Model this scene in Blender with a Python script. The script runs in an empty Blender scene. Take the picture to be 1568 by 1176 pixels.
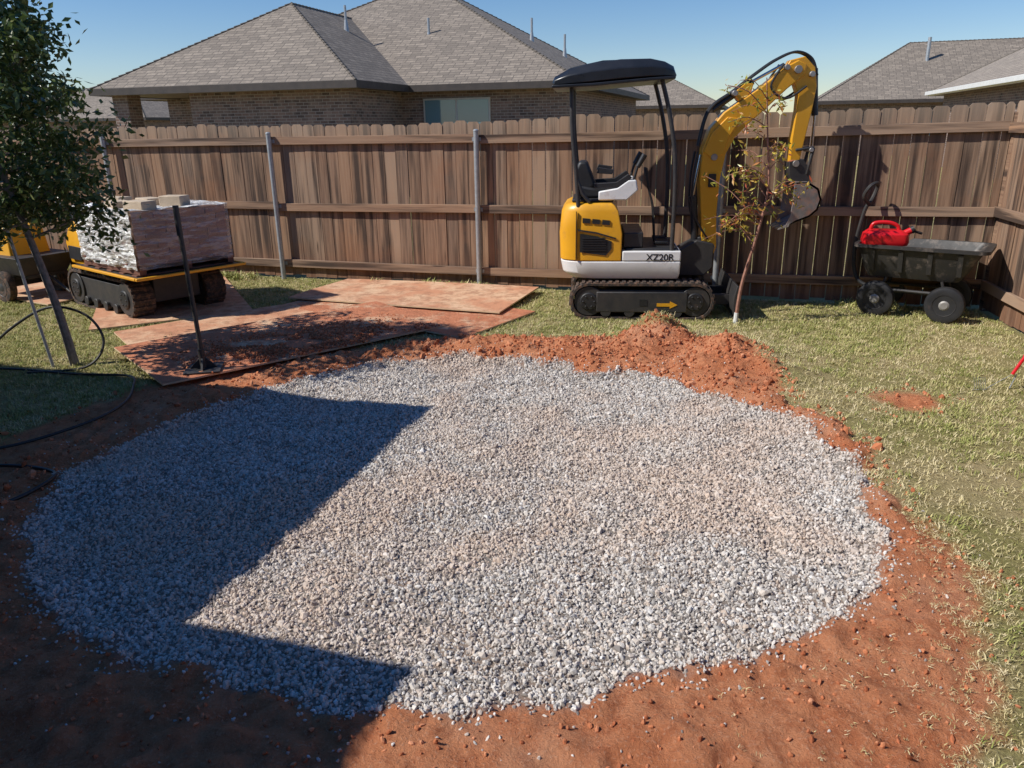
import bpy, bmesh, math, random
import numpy as np
from mathutils import Vector, Matrix, noise as mnoise
random.seed(7); rng=np.random.default_rng(7)
R=math.radians
scene=bpy.context.scene
COL=scene.collection

# ---------------------------------------------------------------- helpers
class MB:
    def __init__(s): s.v=[];s.f=[];s.m=[];s.uv=[];s.r=[];s.cur=0.5
    def add(s,vs,fs,m=0,uvs=None):
        o=len(s.v); s.v+=[tuple(p) for p in vs]; s.r+=[s.cur]*len(vs)
        for k,f in enumerate(fs):
            s.f.append(tuple(i+o for i in f)); s.m.append(m)
            s.uv.append(uvs[k] if uvs else [(0,0)]*len(f))
    def box(s,x0,x1,y0,y1,z0,z1,m=0,T=None):
        vs=[(x,y,z) for z in(z0,z1) for y in(y0,y1) for x in(x0,x1)]
        if T is not None: vs=[tuple(T@Vector(p)) for p in vs]
        s.add(vs,[(0,2,3,1),(4,5,7,6),(0,1,5,4),(2,6,7,3),(0,4,6,2),(1,3,7,5)],m)
    def cyl(s,a,b,r,r2=None,n=14,m=0):
        a=Vector(a);b=Vector(b);r2=r if r2 is None else r2
        d=(b-a).normalized();u=d.orthogonal().normalized();w=d.cross(u)
        vs=[]
        for p,q in((a,r),(b,r2)):
            for i in range(n):
                t=2*math.pi*i/n; vs.append(p+(u*math.cos(t)+w*math.sin(t))*q)
        fs=[(i,(i+1)%n,n+(i+1)%n,n+i) for i in range(n)]+[tuple(range(n))[::-1],tuple(range(n,2*n))]
        s.add(vs,fs,m)
    def tube(s,pts,r,n=8,m=0):
        pts=[Vector(p) for p in pts]; rs=r if isinstance(r,(list,tuple)) else [r]*len(pts)
        vs=[];u=None
        for i,p in enumerate(pts):
            d=(pts[min(i+1,len(pts)-1)]-pts[max(i-1,0)]).normalized()
            u=d.orthogonal().normalized() if u is None else (u-d*u.dot(d)).normalized()
            w=d.cross(u)
            for k in range(n):
                t=2*math.pi*k/n; vs.append(p+(u*math.cos(t)+w*math.sin(t))*rs[i])
        fs=[]
        for i in range(len(pts)-1):
            for k in range(n):
                fs.append((i*n+k,i*n+(k+1)%n,(i+1)*n+(k+1)%n,(i+1)*n+k))
        fs+=[tuple(range(n))[::-1],tuple(range((len(pts)-1)*n,len(pts)*n))]
        s.add(vs,fs,m)
    def prism(s,prof,y0,y1,m=0):      # profile in x,z
        n=len(prof)
        vs=[(x,y0,z) for x,z in prof]+[(x,y1,z) for x,z in prof]
        fs=[tuple(range(n)),tuple(range(n,2*n))[::-1]]+[(i,n+i,n+(i+1)%n,(i+1)%n) for i in range(n)]
        s.add(vs,fs,m)
    def loft(s,secs,m=0):
        n=len(secs[0]); vs=[p for q in secs for p in q]
        fs=[tuple(range(n))[::-1],tuple(range((len(secs)-1)*n,len(secs)*n))]
        for k in range(len(secs)-1):
            for i in range(n):
                fs.append((k*n+i,k*n+(i+1)%n,(k+1)*n+(i+1)%n,(k+1)*n+i))
        s.add(vs,fs,m)
    def lathe(s,prof,c,ax,n=24,m=0):  # prof list (r,h) along axis
        c=Vector(c);d=Vector(ax).normalized();u=d.orthogonal().normalized();w=d.cross(u)
        vs=[]
        for r,h in prof:
            for i in range(n):
                t=2*math.pi*i/n; vs.append(c+d*h+(u*math.cos(t)+w*math.sin(t))*r)
        fs=[]
        for k in range(len(prof)-1):
            for i in range(n): fs.append((k*n+i,k*n+(i+1)%n,(k+1)*n+(i+1)%n,(k+1)*n+i))
        fs+=[tuple(range(n))[::-1],tuple(range((len(prof)-1)*n,len(prof)*n))]
        s.add(vs,fs,m)
    def uvface(s,pts,m=0):
        P=[Vector(p) for p in pts]; u=(P[1]-P[0]).normalized(); nn=(P[1]-P[0]).cross(P[2]-P[0]).normalized()
        v=nn.cross(u)
        s.add(P,[tuple(range(len(P)))],m,[[(p.dot(u),p.dot(v)) for p in P]])
    def obj(s,name,mats,parent=None,bevel=0,smooth=False,loc=None,rotz=0,seg=2):
        me=bpy.data.meshes.new(name); me.from_pydata(s.v,[],s.f)
        if not isinstance(mats,(list,tuple)): mats=[mats]
        for a in mats: me.materials.append(a)
        me.polygons.foreach_set('material_index',s.m)
        uvl=me.uv_layers.new(name='UVMap')
        flat=[c for f in s.uv for q in f for c in q]; uvl.data.foreach_set('uv',flat)
        at=me.attributes.new('rnd','FLOAT','POINT'); at.data.foreach_set('value',s.r)
        bm=bmesh.new();bm.from_mesh(me);bmesh.ops.recalc_face_normals(bm,faces=bm.faces);bm.to_mesh(me);bm.free()
        ob=bpy.data.objects.new(name,me); COL.objects.link(ob)
        if parent: ob.parent=parent
        if loc: ob.location=loc
        if rotz: ob.rotation_euler=(0,0,rotz)
        if bevel:
            b=ob.modifiers.new('b','BEVEL');b.width=bevel;b.segments=seg;b.limit_method='ANGLE';b.angle_limit=R(40)
        if smooth or bevel:
            me.polygons.foreach_set('use_smooth',[True]*len(me.polygons))
            try:
                me.set_sharp_from_angle(angle=R(38))
            except Exception: pass
        return ob
def empty(name,loc=(0,0,0),rotz=0):
    e=bpy.data.objects.new(name,None); e.location=loc; e.rotation_euler=(0,0,rotz); e.empty_display_size=.2
    COL.objects.link(e); return e
def smoothpath(pts,k=6):
    P=[Vector(p) for p in pts];out=[]
    for i in range(len(P)-1):
        p0=P[max(i-1,0)];p1=P[i];p2=P[i+1];p3=P[min(i+2,len(P)-1)]
        for j in range(k):
            t=j/k
            out.append(.5*((2*p1)+(-p0+p2)*t+(2*p0-5*p1+4*p2-p3)*t*t+(-p0+3*p1-3*p2+p3)*t**3))
    out.append(P[-1]);return out

# ---------------------------------------------------------------- materials
def nodes(name):
    m=bpy.data.materials.new(name);m.use_nodes=True;nt=m.node_tree
    return m,nt,nt.nodes['Principled BSDF']
def N(nt,t,**k):
    n=nt.nodes.new(t)
    for a,b in k.items():
        if a in n.inputs: n.inputs[a].default_value=b
        else: setattr(n,a,b)
    return n
def mixc(nt,fac,a,b,mode='MIX'):
    n=nt.nodes.new('ShaderNodeMix');n.data_type='RGBA';n.blend_type=mode
    for sock,val in((0,fac),(6,a),(7,b)):
        if isinstance(val,bpy.types.NodeSocket): nt.links.new(val,n.inputs[sock])
        elif isinstance(val,tuple): n.inputs[sock].default_value=(*val,1) if len(val)==3 else val
        else: n.inputs[sock].default_value=val
    return n.outputs[2]
def ramp(nt,src,stops):
    n=nt.nodes.new('ShaderNodeValToRGB');e=n.color_ramp.elements
    while len(e)<len(stops): e.new(.5)
    for k,(p,c) in enumerate(stops):
        e[k].position=p;e[k].color=(*c,1) if isinstance(c,tuple) else (c,c,c,1)
    nt.links.new(src,n.inputs[0]);return n.outputs[0]
def noiz(nt,scale=5,detail=4,vec=None,rough=.55):
    n=nt.nodes.new('ShaderNodeTexNoise');n.inputs['Scale'].default_value=scale;n.inputs['Detail'].default_value=detail;n.inputs['Roughness'].default_value=rough
    if vec: nt.links.new(vec,n.inputs['Vector'])
    return n.outputs['Fac']
def objvec(nt,scale=(1,1,1),kind='Object'):
    tc=nt.nodes.new('ShaderNodeTexCoord');mp=nt.nodes.new('ShaderNodeMapping');mp.inputs['Scale'].default_value=scale
    nt.links.new(tc.outputs[kind],mp.inputs[0]);return mp.outputs[0]
def bump(nt,b,src,strength=.3,dist=.01):
    n=nt.nodes.new('ShaderNodeBump');n.inputs['Strength'].default_value=strength;n.inputs['Distance'].default_value=dist
    nt.links.new(src,n.inputs['Height']);nt.links.new(n.outputs[0],b.inputs['Normal'])
def pm(name,c1,c2=None,scale=6,rough=.5,metal=0,bmp=0,bscale=60,dust=None,coat=0):
    m,nt,b=nodes(name);v=objvec(nt)
    c2=c2 or tuple(x*.75 for x in c1)
    col=mixc(nt,ramp(nt,noiz(nt,scale,4,v),[(.35,0.),(.65,1.)]),c1,c2)
    if dust:
        dc,lo,hi=dust
        col=mixc(nt,ramp(nt,noiz(nt,scale*1.7,6,v,.7),[(lo,0.),(hi,1.)]),col,dc)
    nt.links.new(col,b.inputs['Base Color']);b.inputs['Metallic'].default_value=metal
    rr=N(nt,'ShaderNodeMapRange');nt.links.new(noiz(nt,scale*3,3,v),rr.inputs[0]);rr.inputs[3].default_value=max(rough-.12,.05);rr.inputs[4].default_value=min(rough+.15,1)
    nt.links.new(rr.outputs[0],b.inputs['Roughness'])
    if coat: b.inputs['Coat Weight'].default_value=coat
    if bmp: bump(nt,b,noiz(nt,bscale,4,v),bmp,.01)
    return m
DUSTC=(.33,.17,.10)
M_yel=pm('yellow_paint',(.82,.40,.018),(.74,.35,.015),3,.38,dust=(DUSTC,.57,.92),coat=.2)
M_wht=pm('white_paint',(.84,.84,.83),(.76,.75,.73),3,.4,dust=(DUSTC,.58,.95),coat=.2)
M_blk=pm('black_plastic',(.018,.018,.02),(.03,.03,.032),6,.45,dust=((.16,.10,.07),.60,1.))
M_canopy=pm('canopy_plastic',(.014,.016,.02),(.022,.024,.03),4,.3)
M_rub=pm('track_rubber',(.03,.027,.025),(.06,.045,.036),14,.85,dust=((.24,.13,.08),.46,.72),bmp=.4)
M_steel=pm('bare_steel',(.42,.40,.38),(.3,.27,.24),8,.45,.6)
M_chrome=pm('cylinder_rod',(.6,.6,.6),(.5,.5,.5),8,.2,1)
M_dark=pm('dark_metal',(.03,.03,.032),(.05,.045,.042),10,.5,dust=((.2,.12,.08),.6,.95))
M_bkt=pm('bucket_steel',(.30,.27,.26),(.16,.145,.14),9,.5,.1,dust=((.45,.22,.15),.45,.8))
M_galv=pm('galvanised_steel',(.46,.48,.50),(.37,.39,.40),20,.45,.5)
M_red=pm('red_plastic',(.70,.012,.02),(.6,.01,.015),6,.35)
M_tub=pm('poly_tub',(.024,.024,.025),(.04,.037,.034),6,.5,dust=((.30,.24,.20),.53,.88))
M_conc=pm('concrete_block',(.55,.44,.32),(.46,.36,.26),9,.9,bmp=.5,bscale=80)
M_pal=pm('pallet_wood',(.22,.10,.06),(.13,.05,.035),9,.8,bmp=.3)
M_hose=pm('hose_rubber',(.015,.015,.015),(.03,.028,.026),9,.4)
M_bark=pm('bark',(.34,.29,.25),(.20,.165,.14),30,.9,bmp=.6,bscale=90)
M_twig=pm('twig_bark',(.40,.20,.14),(.28,.13,.09),30,.8)
M_glass,nt,b=nodes('window_glass');b.inputs['Base Color'].default_value=(.14,.24,.28,1);b.inputs['Roughness'].default_value=.05;b.inputs['Specular IOR Level'].default_value=.9
M_trim=pm('fascia_paint',(.05,.04,.036),(.07,.055,.048),4,.6)
M_trimw=pm('white_trim',(.75,.75,.73),(.68,.68,.66),4,.5)
M_soff=pm('soffit',(.16,.12,.10),(.12,.09,.075),4,.7)
M_wfr=pm('window_frame',(.55,.51,.46),(.5,.46,.42),4,.5)
M_hub=pm('hub_steel',(.34,.33,.31),(.22,.20,.18),9,.5,.2)
M_fine=pm('vent_grille',(.012,.012,.012),(.02,.02,.02),30,.6)

def wood(name,grain,dark=1.0,warm=.5,zax=2):
    m,nt,b=nodes(name)
    at=N(nt,'ShaderNodeAttribute',attribute_name='rnd')
    tc=nt.nodes.new('ShaderNodeTexCoord')
    ad=nt.nodes.new('ShaderNodeVectorMath');ad.operation='MULTIPLY_ADD'
    cb=nt.nodes.new('ShaderNodeCombineXYZ')
    for i in range(3): nt.links.new(at.outputs['Fac'],cb.inputs[i])
    nt.links.new(cb.outputs[0],ad.inputs[0]);ad.inputs[1].default_value=(37,53,91);nt.links.new(tc.outputs['Object'],ad.inputs[2])
    def mp(sc):
        q=nt.nodes.new('ShaderNodeMapping');q.inputs['Scale'].default_value=sc;nt.links.new(ad.outputs[0],q.inputs[0]);return q.outputs[0]
    D=lambda r,g,bb:(r*dark,g*dark,bb*dark)
    base=ramp(nt,at.outputs['Fac'],[(0,D(.10,.056,.036)),(.22,D(.24,.140,.088)),(.42,D(.14,.085,.056)),(.62,D(.31,.175,.100)),(.80,D(.17,.115,.084)),(1,D(.36,.245,.165))])
    g=noiz(nt,1,6,mp(tuple(x for x in grain)),.65)
    col=mixc(nt,ramp(nt,g,[(.40,0.),(.60,1.)]),base,mixc(nt,.55,base,(.42,.27,.17)))
    g2=noiz(nt,1,4,mp(tuple(x*.35 for x in grain)),.6)
    col=mixc(nt,ramp(nt,g2,[(.38,.95),(.52,0.)]),col,(.055,.033,.023))
    g3=noiz(nt,1.6,4,tc.outputs['Object'],.6)
    col=mixc(nt,ramp(nt,g3,[(.52,0.),(.74,warm)]),col,(.33,.15,.07))
    vo=nt.nodes.new('ShaderNodeTexVoronoi');nt.links.new(mp(tuple(.55 if x<3 else 4.5 for x in grain)),vo.inputs['Vector']);vo.inputs['Scale'].default_value=1.7
    col=mixc(nt,ramp(nt,vo.outputs['Distance'],[(.05,.85),(.10,0.)]),col,(.05,.028,.018))
    sx=nt.nodes.new('ShaderNodeSeparateXYZ');nt.links.new(tc.outputs['Object'],sx.inputs[0])
    if zax==2:
        mr=N(nt,'ShaderNodeMapRange');nt.links.new(sx.outputs[2],mr.inputs[0]);mr.inputs[1].default_value=1.45;mr.inputs[2].default_value=1.9;mr.inputs[4].default_value=.5
        col=mixc(nt,mr.outputs[0],col,(.42,.33,.24))
        mr=N(nt,'ShaderNodeMapRange');nt.links.new(sx.outputs[2],mr.inputs[0]);mr.inputs[1].default_value=.45;mr.inputs[2].default_value=.0;mr.inputs[4].default_value=.6
        col=mixc(nt,mr.outputs[0],col,(.22,.10,.055))
    nt.links.new(col,b.inputs['Base Color']);b.inputs['Roughness'].default_value=.85
    bump(nt,b,g,.35,.006)
    return m
M_picket=wood('cedar_pickets',(30,30,1.3),1.08)
M_rail=wood('cedar_rails',(1.3,30,30),1.25,.2,0)

def shingle(name,c1,c2):
    m,nt,b=nodes(name);uv=objvec(nt,(1,1,1),'UV')
    br=nt.nodes.new('ShaderNodeTexBrick');nt.links.new(uv,br.inputs['Vector'])
    br.inputs['Scale'].default_value=1;br.inputs['Brick Width'].default_value=.33;br.inputs['Row Height'].default_value=.15
    br.inputs['Mortar Size'].default_value=.016;br.inputs['Mortar Smooth'].default_value=.3;br.inputs['Bias'].default_value=0
    br.inputs['Color1'].default_value=(*c1,1);br.inputs['Color2'].default_value=(*c2,1);br.inputs['Mortar'].default_value=(.05,.042,.036,1);br.offset_frequency=3;br.offset=.37
    col=mixc(nt,ramp(nt,noiz(nt,7,6,uv,.75),[(.40,0.),(.60,.65)]),br.outputs[0],tuple(x*.38 for x in c1))
    col=mixc(nt,ramp(nt,noiz(nt,60,2,uv),[(.4,0.),(.7,.35)]),col,(.5,.44,.37))
    nt.links.new(col,b.inputs['Base Color']);b.inputs['Roughness'].default_value=.95
    bump(nt,b,br.outputs['Fac'],-.5,.02);return m
M_sh=shingle('asphalt_shingles',(.33,.272,.217),(.16,.13,.106))
M_sh2=shingle('asphalt_shingles_light',(.40,.335,.27),(.27,.225,.185))
def brickm(name):
    m,nt,b=nodes(name);uv=objvec(nt,(1,1,1),'UV')
    br=nt.nodes.new('ShaderNodeTexBrick');nt.links.new(uv,br.inputs['Vector'])
    br.inputs['Scale'].default_value=1;br.inputs['Brick Width'].default_value=.22;br.inputs['Row Height'].default_value=.075;br.inputs['Mortar Size'].default_value=.007
    br.inputs['Color1'].default_value=(.24,.145,.115,1);br.inputs['Color2'].default_value=(.09,.062,.055,1);br.inputs['Mortar'].default_value=(.34,.30,.27,1)
    col=mixc(nt,ramp(nt,noiz(nt,4,3,uv),[(.4,0.),(.7,.5)]),br.outputs[0],(.36,.26,.21))
    nt.links.new(col,b.inputs['Base Color']);b.inputs['Roughness'].default_value=.9;bump(nt,b,br.outputs['Fac'],-.4,.01);return m
M_brick=brickm('brown_brick')

# ---------------------------------------------------------------- value noise
class VN:
    def __init__(s,seed): s.g=np.random.default_rng(seed).random((256,256))
    def __call__(s,x,y):
        xi=np.floor(x).astype(int);yi=np.floor(y).astype(int);fx=x-xi;fy=y-yi
        fx=fx*fx*(3-2*fx);fy=fy*fy*(3-2*fy);g=s.g
        a=g[xi%256,yi%256];b=g[(xi+1)%256,yi%256];c=g[xi%256,(yi+1)%256];d=g[(xi+1)%256,(yi+1)%256]
        return (a*(1-fx)+b*fx)*(1-fy)+(c*(1-fx)+d*fx)*fy
vn=VN(3)
def fbm(x,y,sc,o=4):
    t=0;a=.5
    for i in range(o):
        t=t+a*vn(x*sc+i*17.3,y*sc+i*9.1);sc*=2;a*=.5
    return t/.94
# ---------------------------------------------------------------- zones
GC=(-.33,3.9)
gp=[(-1.77,5.12),(-1.19,5.71),(-.17,5.84),(.52,5.49),(1.07,5.31),(1.38,4.84),(1.69,4.46),(1.81,3.86),(1.67,3.19),(1.52,2.80),(1.22,2.45),(.88,2.23),(.40,2.06),(-.19,1.97),(-.48,1.99),(-1.01,2.14),(-1.66,2.40),(-2.02,2.80),(-2.30,3.26),(-2.42,3.85),(-2.20,4.52)]
ga=sorted((math.atan2(y-GC[1],x-GC[0]),math.hypot(x-GC[0],y-GC[1])) for x,y in gp)
gA=np.array([a for a,_ in ga]);gR=np.array([r for _,r in ga])
dd=[(0,2.30),(20,2.42),(33,2.8),(48,3.15),(58,2.95),(72,2.6),(90,2.5),(115,2.5),(135,2.75),(160,2.95),(180,2.75),(200,3.2),(220,4.6),(240,6),(270,5),(285,3.6),(300,2.85),(314,2.58),(330,2.40),(345,2.33)]
dA=np.array([R(a) for a,_ in dd]);dR=np.array([r for _,r in dd])
def polar(x,y): return np.arctan2(y-GC[1],x-GC[0]),np.hypot(x-GC[0],y-GC[1])
def edge(x,y):
    a,r=polar(x,y)
    rg=np.interp(a,gA,gR,period=2*np.pi);rd=np.interp(a%(2*np.pi),dA,dR,period=2*np.pi)
    return a,r,rg,rd
def gravel_m(x,y):
    a,r,rg,rd=edge(x,y); return rg+(fbm(x,y,5,4)-.5)*.20-r-.01
def dirt_m(x,y):
    a,r,rg,rd=edge(x,y); d=rd+(fbm(x,y,1.7,4)-.5)*.75+(fbm(x+3,y,11,3)-.5)*.18-r
    d2=.16-np.hypot((x-2.6)*.9,y-4.75)+(fbm(x,y,6,3)-.5)*.2
    return np.maximum(d,d2)
def GC_r(rg,rd): return rg+np.minimum(.22,(rd-rg)*.5)
def height(x,y):
    a,r,rg,rd=edge(x,y)
    g=np.clip(gravel_m(x,y)/.10,0,1)
    d=np.clip(dirt_m(x,y)/.12,0,1)
    near=np.exp(-((r-GC_r(rg,rd))/.20)**2)
    ne=np.clip(np.cos(a-R(55))*1.2+.2,.30,1)
    lump=np.abs(fbm(x,y,8,4)-.5)
    z=(1-g)*d*( near*ne*.065*(.3+1.4*fbm(x,y,4,3)) + lump*.11-.010 + (fbm(x,y,1.5,2)-.5)*.05)
    for (mx,my,mr,mh) in [(1.28,6.35,.26,.19),(1.0,6.05,.22,.10),(1.75,5.85,.33,.12),(1.55,5.45,.2,.08),(.5,6.05,.3,.07),(1.9,5.3,.25,.08),(-.2,6.15,.35,.06),(1.95,4.7,.2,.04)]:
        z=z+mh*np.exp(-((x-mx)**2+(y-my)**2)/mr**2)*(.3+1.4*fbm(x,y,7,4))
    z=z+g*((fbm(x,y,1.3,3)-.5)*.07+(fbm(x+9,y,3.5,3)-.5)*.05-.010)
    z=z-g*.028*np.exp(-((x-.38)**2+(y-3.68)**2)/.05**2)
    z=z-g*.035*np.exp(-(((x-1.12)-(y-2.95)*.25)/.06)**2-((y-3.0)/.22)**2)
    return z+(1-d)*(1-g)*(fbm(x,y,2,2)-.5)*.015

# ---------------------------------------------------------------- ground
xs=np.concatenate([-6.0-np.array([400,220,120,60,30,15,8,4,2,1]),np.arange(-6.,5.0,.02),5+np.array([1,2,4,8,15,30,60,120,220,400.])])
ys=np.concatenate([.9-np.array([100,50,25,12,6,3,1.5,.7]),np.arange(.9,8.6,.02),8.6+np.array([.5,1,2,4,8,15,30,60,120,250,500.])])
X,Y=np.meshgrid(xs,ys);nx,ny=len(xs),len(ys)
Z=height(X,Y);inner=(X>-6.1)&(X<5.1)&(Y>.8)&(Y<8.8);Z=np.where(inner,Z,0)
def fattr(me,n,a):
    at=me.attributes.new(n,'FLOAT','POINT');at.data.foreach_set('value',np.ascontiguousarray(a,dtype=np.float32).ravel())
def npmesh(name,co,faces,smooth=False):
    me=bpy.data.meshes.new(name);k=faces.shape[1]
    me.vertices.add(len(co));me.vertices.foreach_set('co',np.ascontiguousarray(co,dtype=np.float32).ravel())
    me.loops.add(faces.size);me.loops.foreach_set('vertex_index',np.ascontiguousarray(faces,dtype=np.int32).ravel())
    me.polygons.add(len(faces));me.polygons.foreach_set('loop_start',np.arange(0,faces.size,k,dtype=np.int32));me.polygons.foreach_set('loop_total',np.full(len(faces),k,dtype=np.int32))
    me.update(calc_edges=True)
    me.polygons.foreach_set('use_smooth',np.full(len(faces),smooth))
    return me
co=np.stack([X,Y,Z],-1).reshape(-1,3)
idx=np.arange(nx*ny).reshape(ny,nx)
q=np.stack([idx[:-1,:-1],idx[:-1,1:],idx[1:,1:],idx[1:,:-1]],-1).reshape(-1,4)
me=npmesh('ground',co,q,True)
fattr(me,'dirt',np.clip(dirt_m(X,Y)/.12+.5,0,1)*inner);fattr(me,'grv',np.clip(gravel_m(X,Y)/.06+.4,0,1)*inner)
m,nt,b=nodes('yard_soil')
gv=objvec(nt)
dcol=mixc(nt,ramp(nt,noiz(nt,2.2,5,gv,.65),[(.35,0.),(.65,1.)]),(.56,.200,.088),(.63,.275,.140))
dcol=mixc(nt,ramp(nt,noiz(nt,14,6,gv,.75),[(.46,0.),(.62,.6)]),dcol,(.36,.105,.045))
dcol=mixc(nt,ramp(nt,noiz(nt,.9,4,gv,.7),[(.52,0.),(.7,.55)]),dcol,(.70,.42,.27))
dcol=mixc(nt,ramp(nt,noiz(nt,90,3,gv,.7),[(.55,0.),(.7,.6)]),dcol,(.70,.40,.26))
gcol=mixc(nt,ramp(nt,noiz(nt,1.3,5,gv,.65),[(.4,0.),(.62,1.)]),(.32,.29,.11),(.50,.40,.21))
gcol=mixc(nt,ramp(nt,noiz(nt,70,3,gv,.7),[(.4,0.),(.6,.5)]),gcol,(.16,.125,.055))
kcol=mixc(nt,ramp(nt,noiz(nt,3,5,gv),[(.4,0.),(.65,1.)]),(.30,.27,.24),(.38,.29,.23))
a1=N(nt,'ShaderNodeAttribute',attribute_name='dirt');a2=N(nt,'ShaderNodeAttribute',attribute_name='grv')
c=mixc(nt,a1.outputs['Fac'],gcol,dcol);c=mixc(nt,a2.outputs['Fac'],c,kcol)
nt.links.new(c,b.inputs['Base Color']);b.inputs['Roughness'].default_value=.95;b.inputs['Specular IOR Level'].default_value=.12
bump(nt,b,noiz(nt,45,7,gv,.75),.9,.03)
me.materials.append(m);g=bpy.data.objects.new('ground',me);COL.objects.link(g)

# ---------------------------------------------------------------- scattering (baked into one mesh each)
def scatter(name,P,scl,protos,mat,tilt=1.0,tint=None):
    n=len(P);ex=(rng.random(n)-.5)*2*np.pi*tilt;ey=(rng.random(n)-.5)*2*np.pi*tilt;ez=rng.random(n)*2*np.pi
    rnd=rng.random(n);pick=rng.integers(0,len(protos),n);tint=np.zeros(n) if tint is None else tint
    cx,sx,cy,sy,cz,sz=np.cos(ex),np.sin(ex),np.cos(ey),np.sin(ey),np.cos(ez),np.sin(ez)
    M=np.empty((n,3,3));M[:,0,0]=cz*cy;M[:,0,1]=cz*sy*sx-sz*cx;M[:,0,2]=cz*sy*cx+sz*sx
    M[:,1,0]=sz*cy;M[:,1,1]=sz*sy*sx+cz*cx;M[:,1,2]=sz*sy*cx-cz*sx;M[:,2,0]=-sy;M[:,2,1]=cy*sx;M[:,2,2]=cy*cx
    V=[];F=[];A=[];T=[];o=0
    for i,(pv,pf) in enumerate(protos):
        s=np.where(pick==i)[0]
        if not len(s): continue
        v=np.einsum('nij,vj->nvi',M[s],pv)*scl[s][:,None,None]+P[s][:,None,:]
        V.append(v.reshape(-1,3));F.append((pf[None]+(np.arange(len(s))*len(pv)+o)[:,None,None]).reshape(-1,3));o+=len(s)*len(pv)
        A.append(np.repeat(rnd[s],len(pv)));T.append(np.repeat(tint[s],len(pv)))
    me=npmesh(name,np.concatenate(V),np.concatenate(F));fattr(me,'rnd',np.concatenate(A));fattr(me,'tint',np.concatenate(T))
    me.materials.append(mat);ob=bpy.data.objects.new(name,me);COL.objects.link(ob);return ob
def stone(i):
    bm=bmesh.new();bmesh.ops.create_icosphere(bm,subdivisions=1,radius=1)
    rr=random.Random(i+50);sx,sy,sz=rr.uniform(.8,1.35),rr.uniform(.65,1),rr.uniform(.45,.8)
    v=[];
    for q in bm.verts:
        k=1+rr.uniform(-.30,.22);v.append((q.co.x*sx*k,q.co.y*sy*k,q.co.z*sz*k))
    f=[[w.index for w in p.verts] for p in bm.faces];bm.free();return np.array(v),np.array(f)
def rndmat(name,stops,rough=.9,nz=0,tint=None):
    m,nt,b=nodes(name);oi=N(nt,'ShaderNodeAttribute',attribute_name='rnd')
    c=ramp(nt,oi.outputs['Fac'],stops)
    if tint:
        at=N(nt,'ShaderNodeAttribute',attribute_name='tint');c=mixc(nt,at.outputs['Fac'],c,tint)
    if nz: c=mixc(nt,ramp(nt,noiz(nt,nz,3,objvec(nt)),[(.4,0.),(.65,.5)]),c,tuple(x*.6 for x in stops[0][1]))
    nt.links.new(c,b.inputs['Base Color']);b.inputs['Roughness'].default_value=rough;b.inputs['Specular IOR Level'].default_value=.25
    return m
M_stone=rndmat('crushed_stone',[(0,(.24,.215,.195)),(.2,(.46,.42,.38)),(.45,(.66,.615,.56)),(.62,(.50,.405,.33)),(.78,(.74,.70,.65)),(.90,(.36,.34,.32)),(1,(.82,.79,.75))],tint=(.60,.46,.36))
M_clod=rndmat('clay_clods',[(0,(.40,.125,.055)),(.5,(.55,.205,.095)),(1,(.66,.30,.165))],.98,nz=6)
ST=[stone(i) for i in range(14)]
n=260000
x=rng.uniform(-2.75,2.1,n);y=rng.uniform(1.7,6.1,n);gm=gravel_m(x,y)
keep=(gm>0)|((gm>-.08)&(rng.random(n)<.22*(1+gm/.08)))|((gm>-.28)&(rng.random(n)<.008))
x,y,gm=x[keep],y[keep],gm[keep]
x,y,gm=x[:145000],y[:145000],gm[:145000]
s=rng.gamma(5,1/5.,len(x))*.0061+.0017
s=np.where(gm<-.01,np.minimum(s,.008),s)
z=height(x,y)+rng.uniform(-.006,.006,len(x))*(gm>0)
pt=np.clip((fbm(x+5,y+40,1.5,4)-.48)*4,0,.75)*(.5+.5*rng.random(len(x)))
scatter('gravel',np.stack([x,y,z],-1),s,ST,M_stone,tint=pt)
n=130000
x=rng.uniform(-4,3.2,n);y=rng.uniform(1.2,7.2,n);gm=gravel_m(x,y);dm=dirt_m(x,y)
a,r,rg,rd=edge(x,y)
w=np.clip(np.cos(a-R(60))*1.1,.15,1)*np.exp(-np.clip(-gm-.05,0,9)/.3)
heap=np.exp(-((x-1.28)**2+(y-6.3)**2)/.3**2)+np.exp(-((x-1.7)**2+(y-5.85)**2)/.35**2)+.7*np.exp(-((x-.6)**2+(y-6.05)**2)/.4**2)+.6*np.exp(-((x-1.95)**2+(y-5.2)**2)/.25**2)
keep=(gm<-.02)&(dm>-.16)&(rng.random(n)<np.clip(w*.6+heap+.07,0,1))
x,y=x[keep],y[keep];s=rng.gamma(1.1,.0048,len(x))+.0018
s=np.where(y<3.2,np.minimum(s,.011),s)
scatter('clay_clods',np.stack([x,y,height(x,y)+s*.2],-1),np.minimum(s,.040),ST,M_clod)
n=2600;x=rng.uniform(-3,2.6,n);y=rng.uniform(1.2,6.6,n);gm=gravel_m(x,y);k=(gm<-.02)&(rng.random(n)<.6*np.exp(gm/.35))
x,y=x[k],y[k];scatter('stray_stones',np.stack([x,y,height(x,y)+.002],-1),rng.uniform(.003,.007,len(x)),ST,M_stone)

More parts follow.
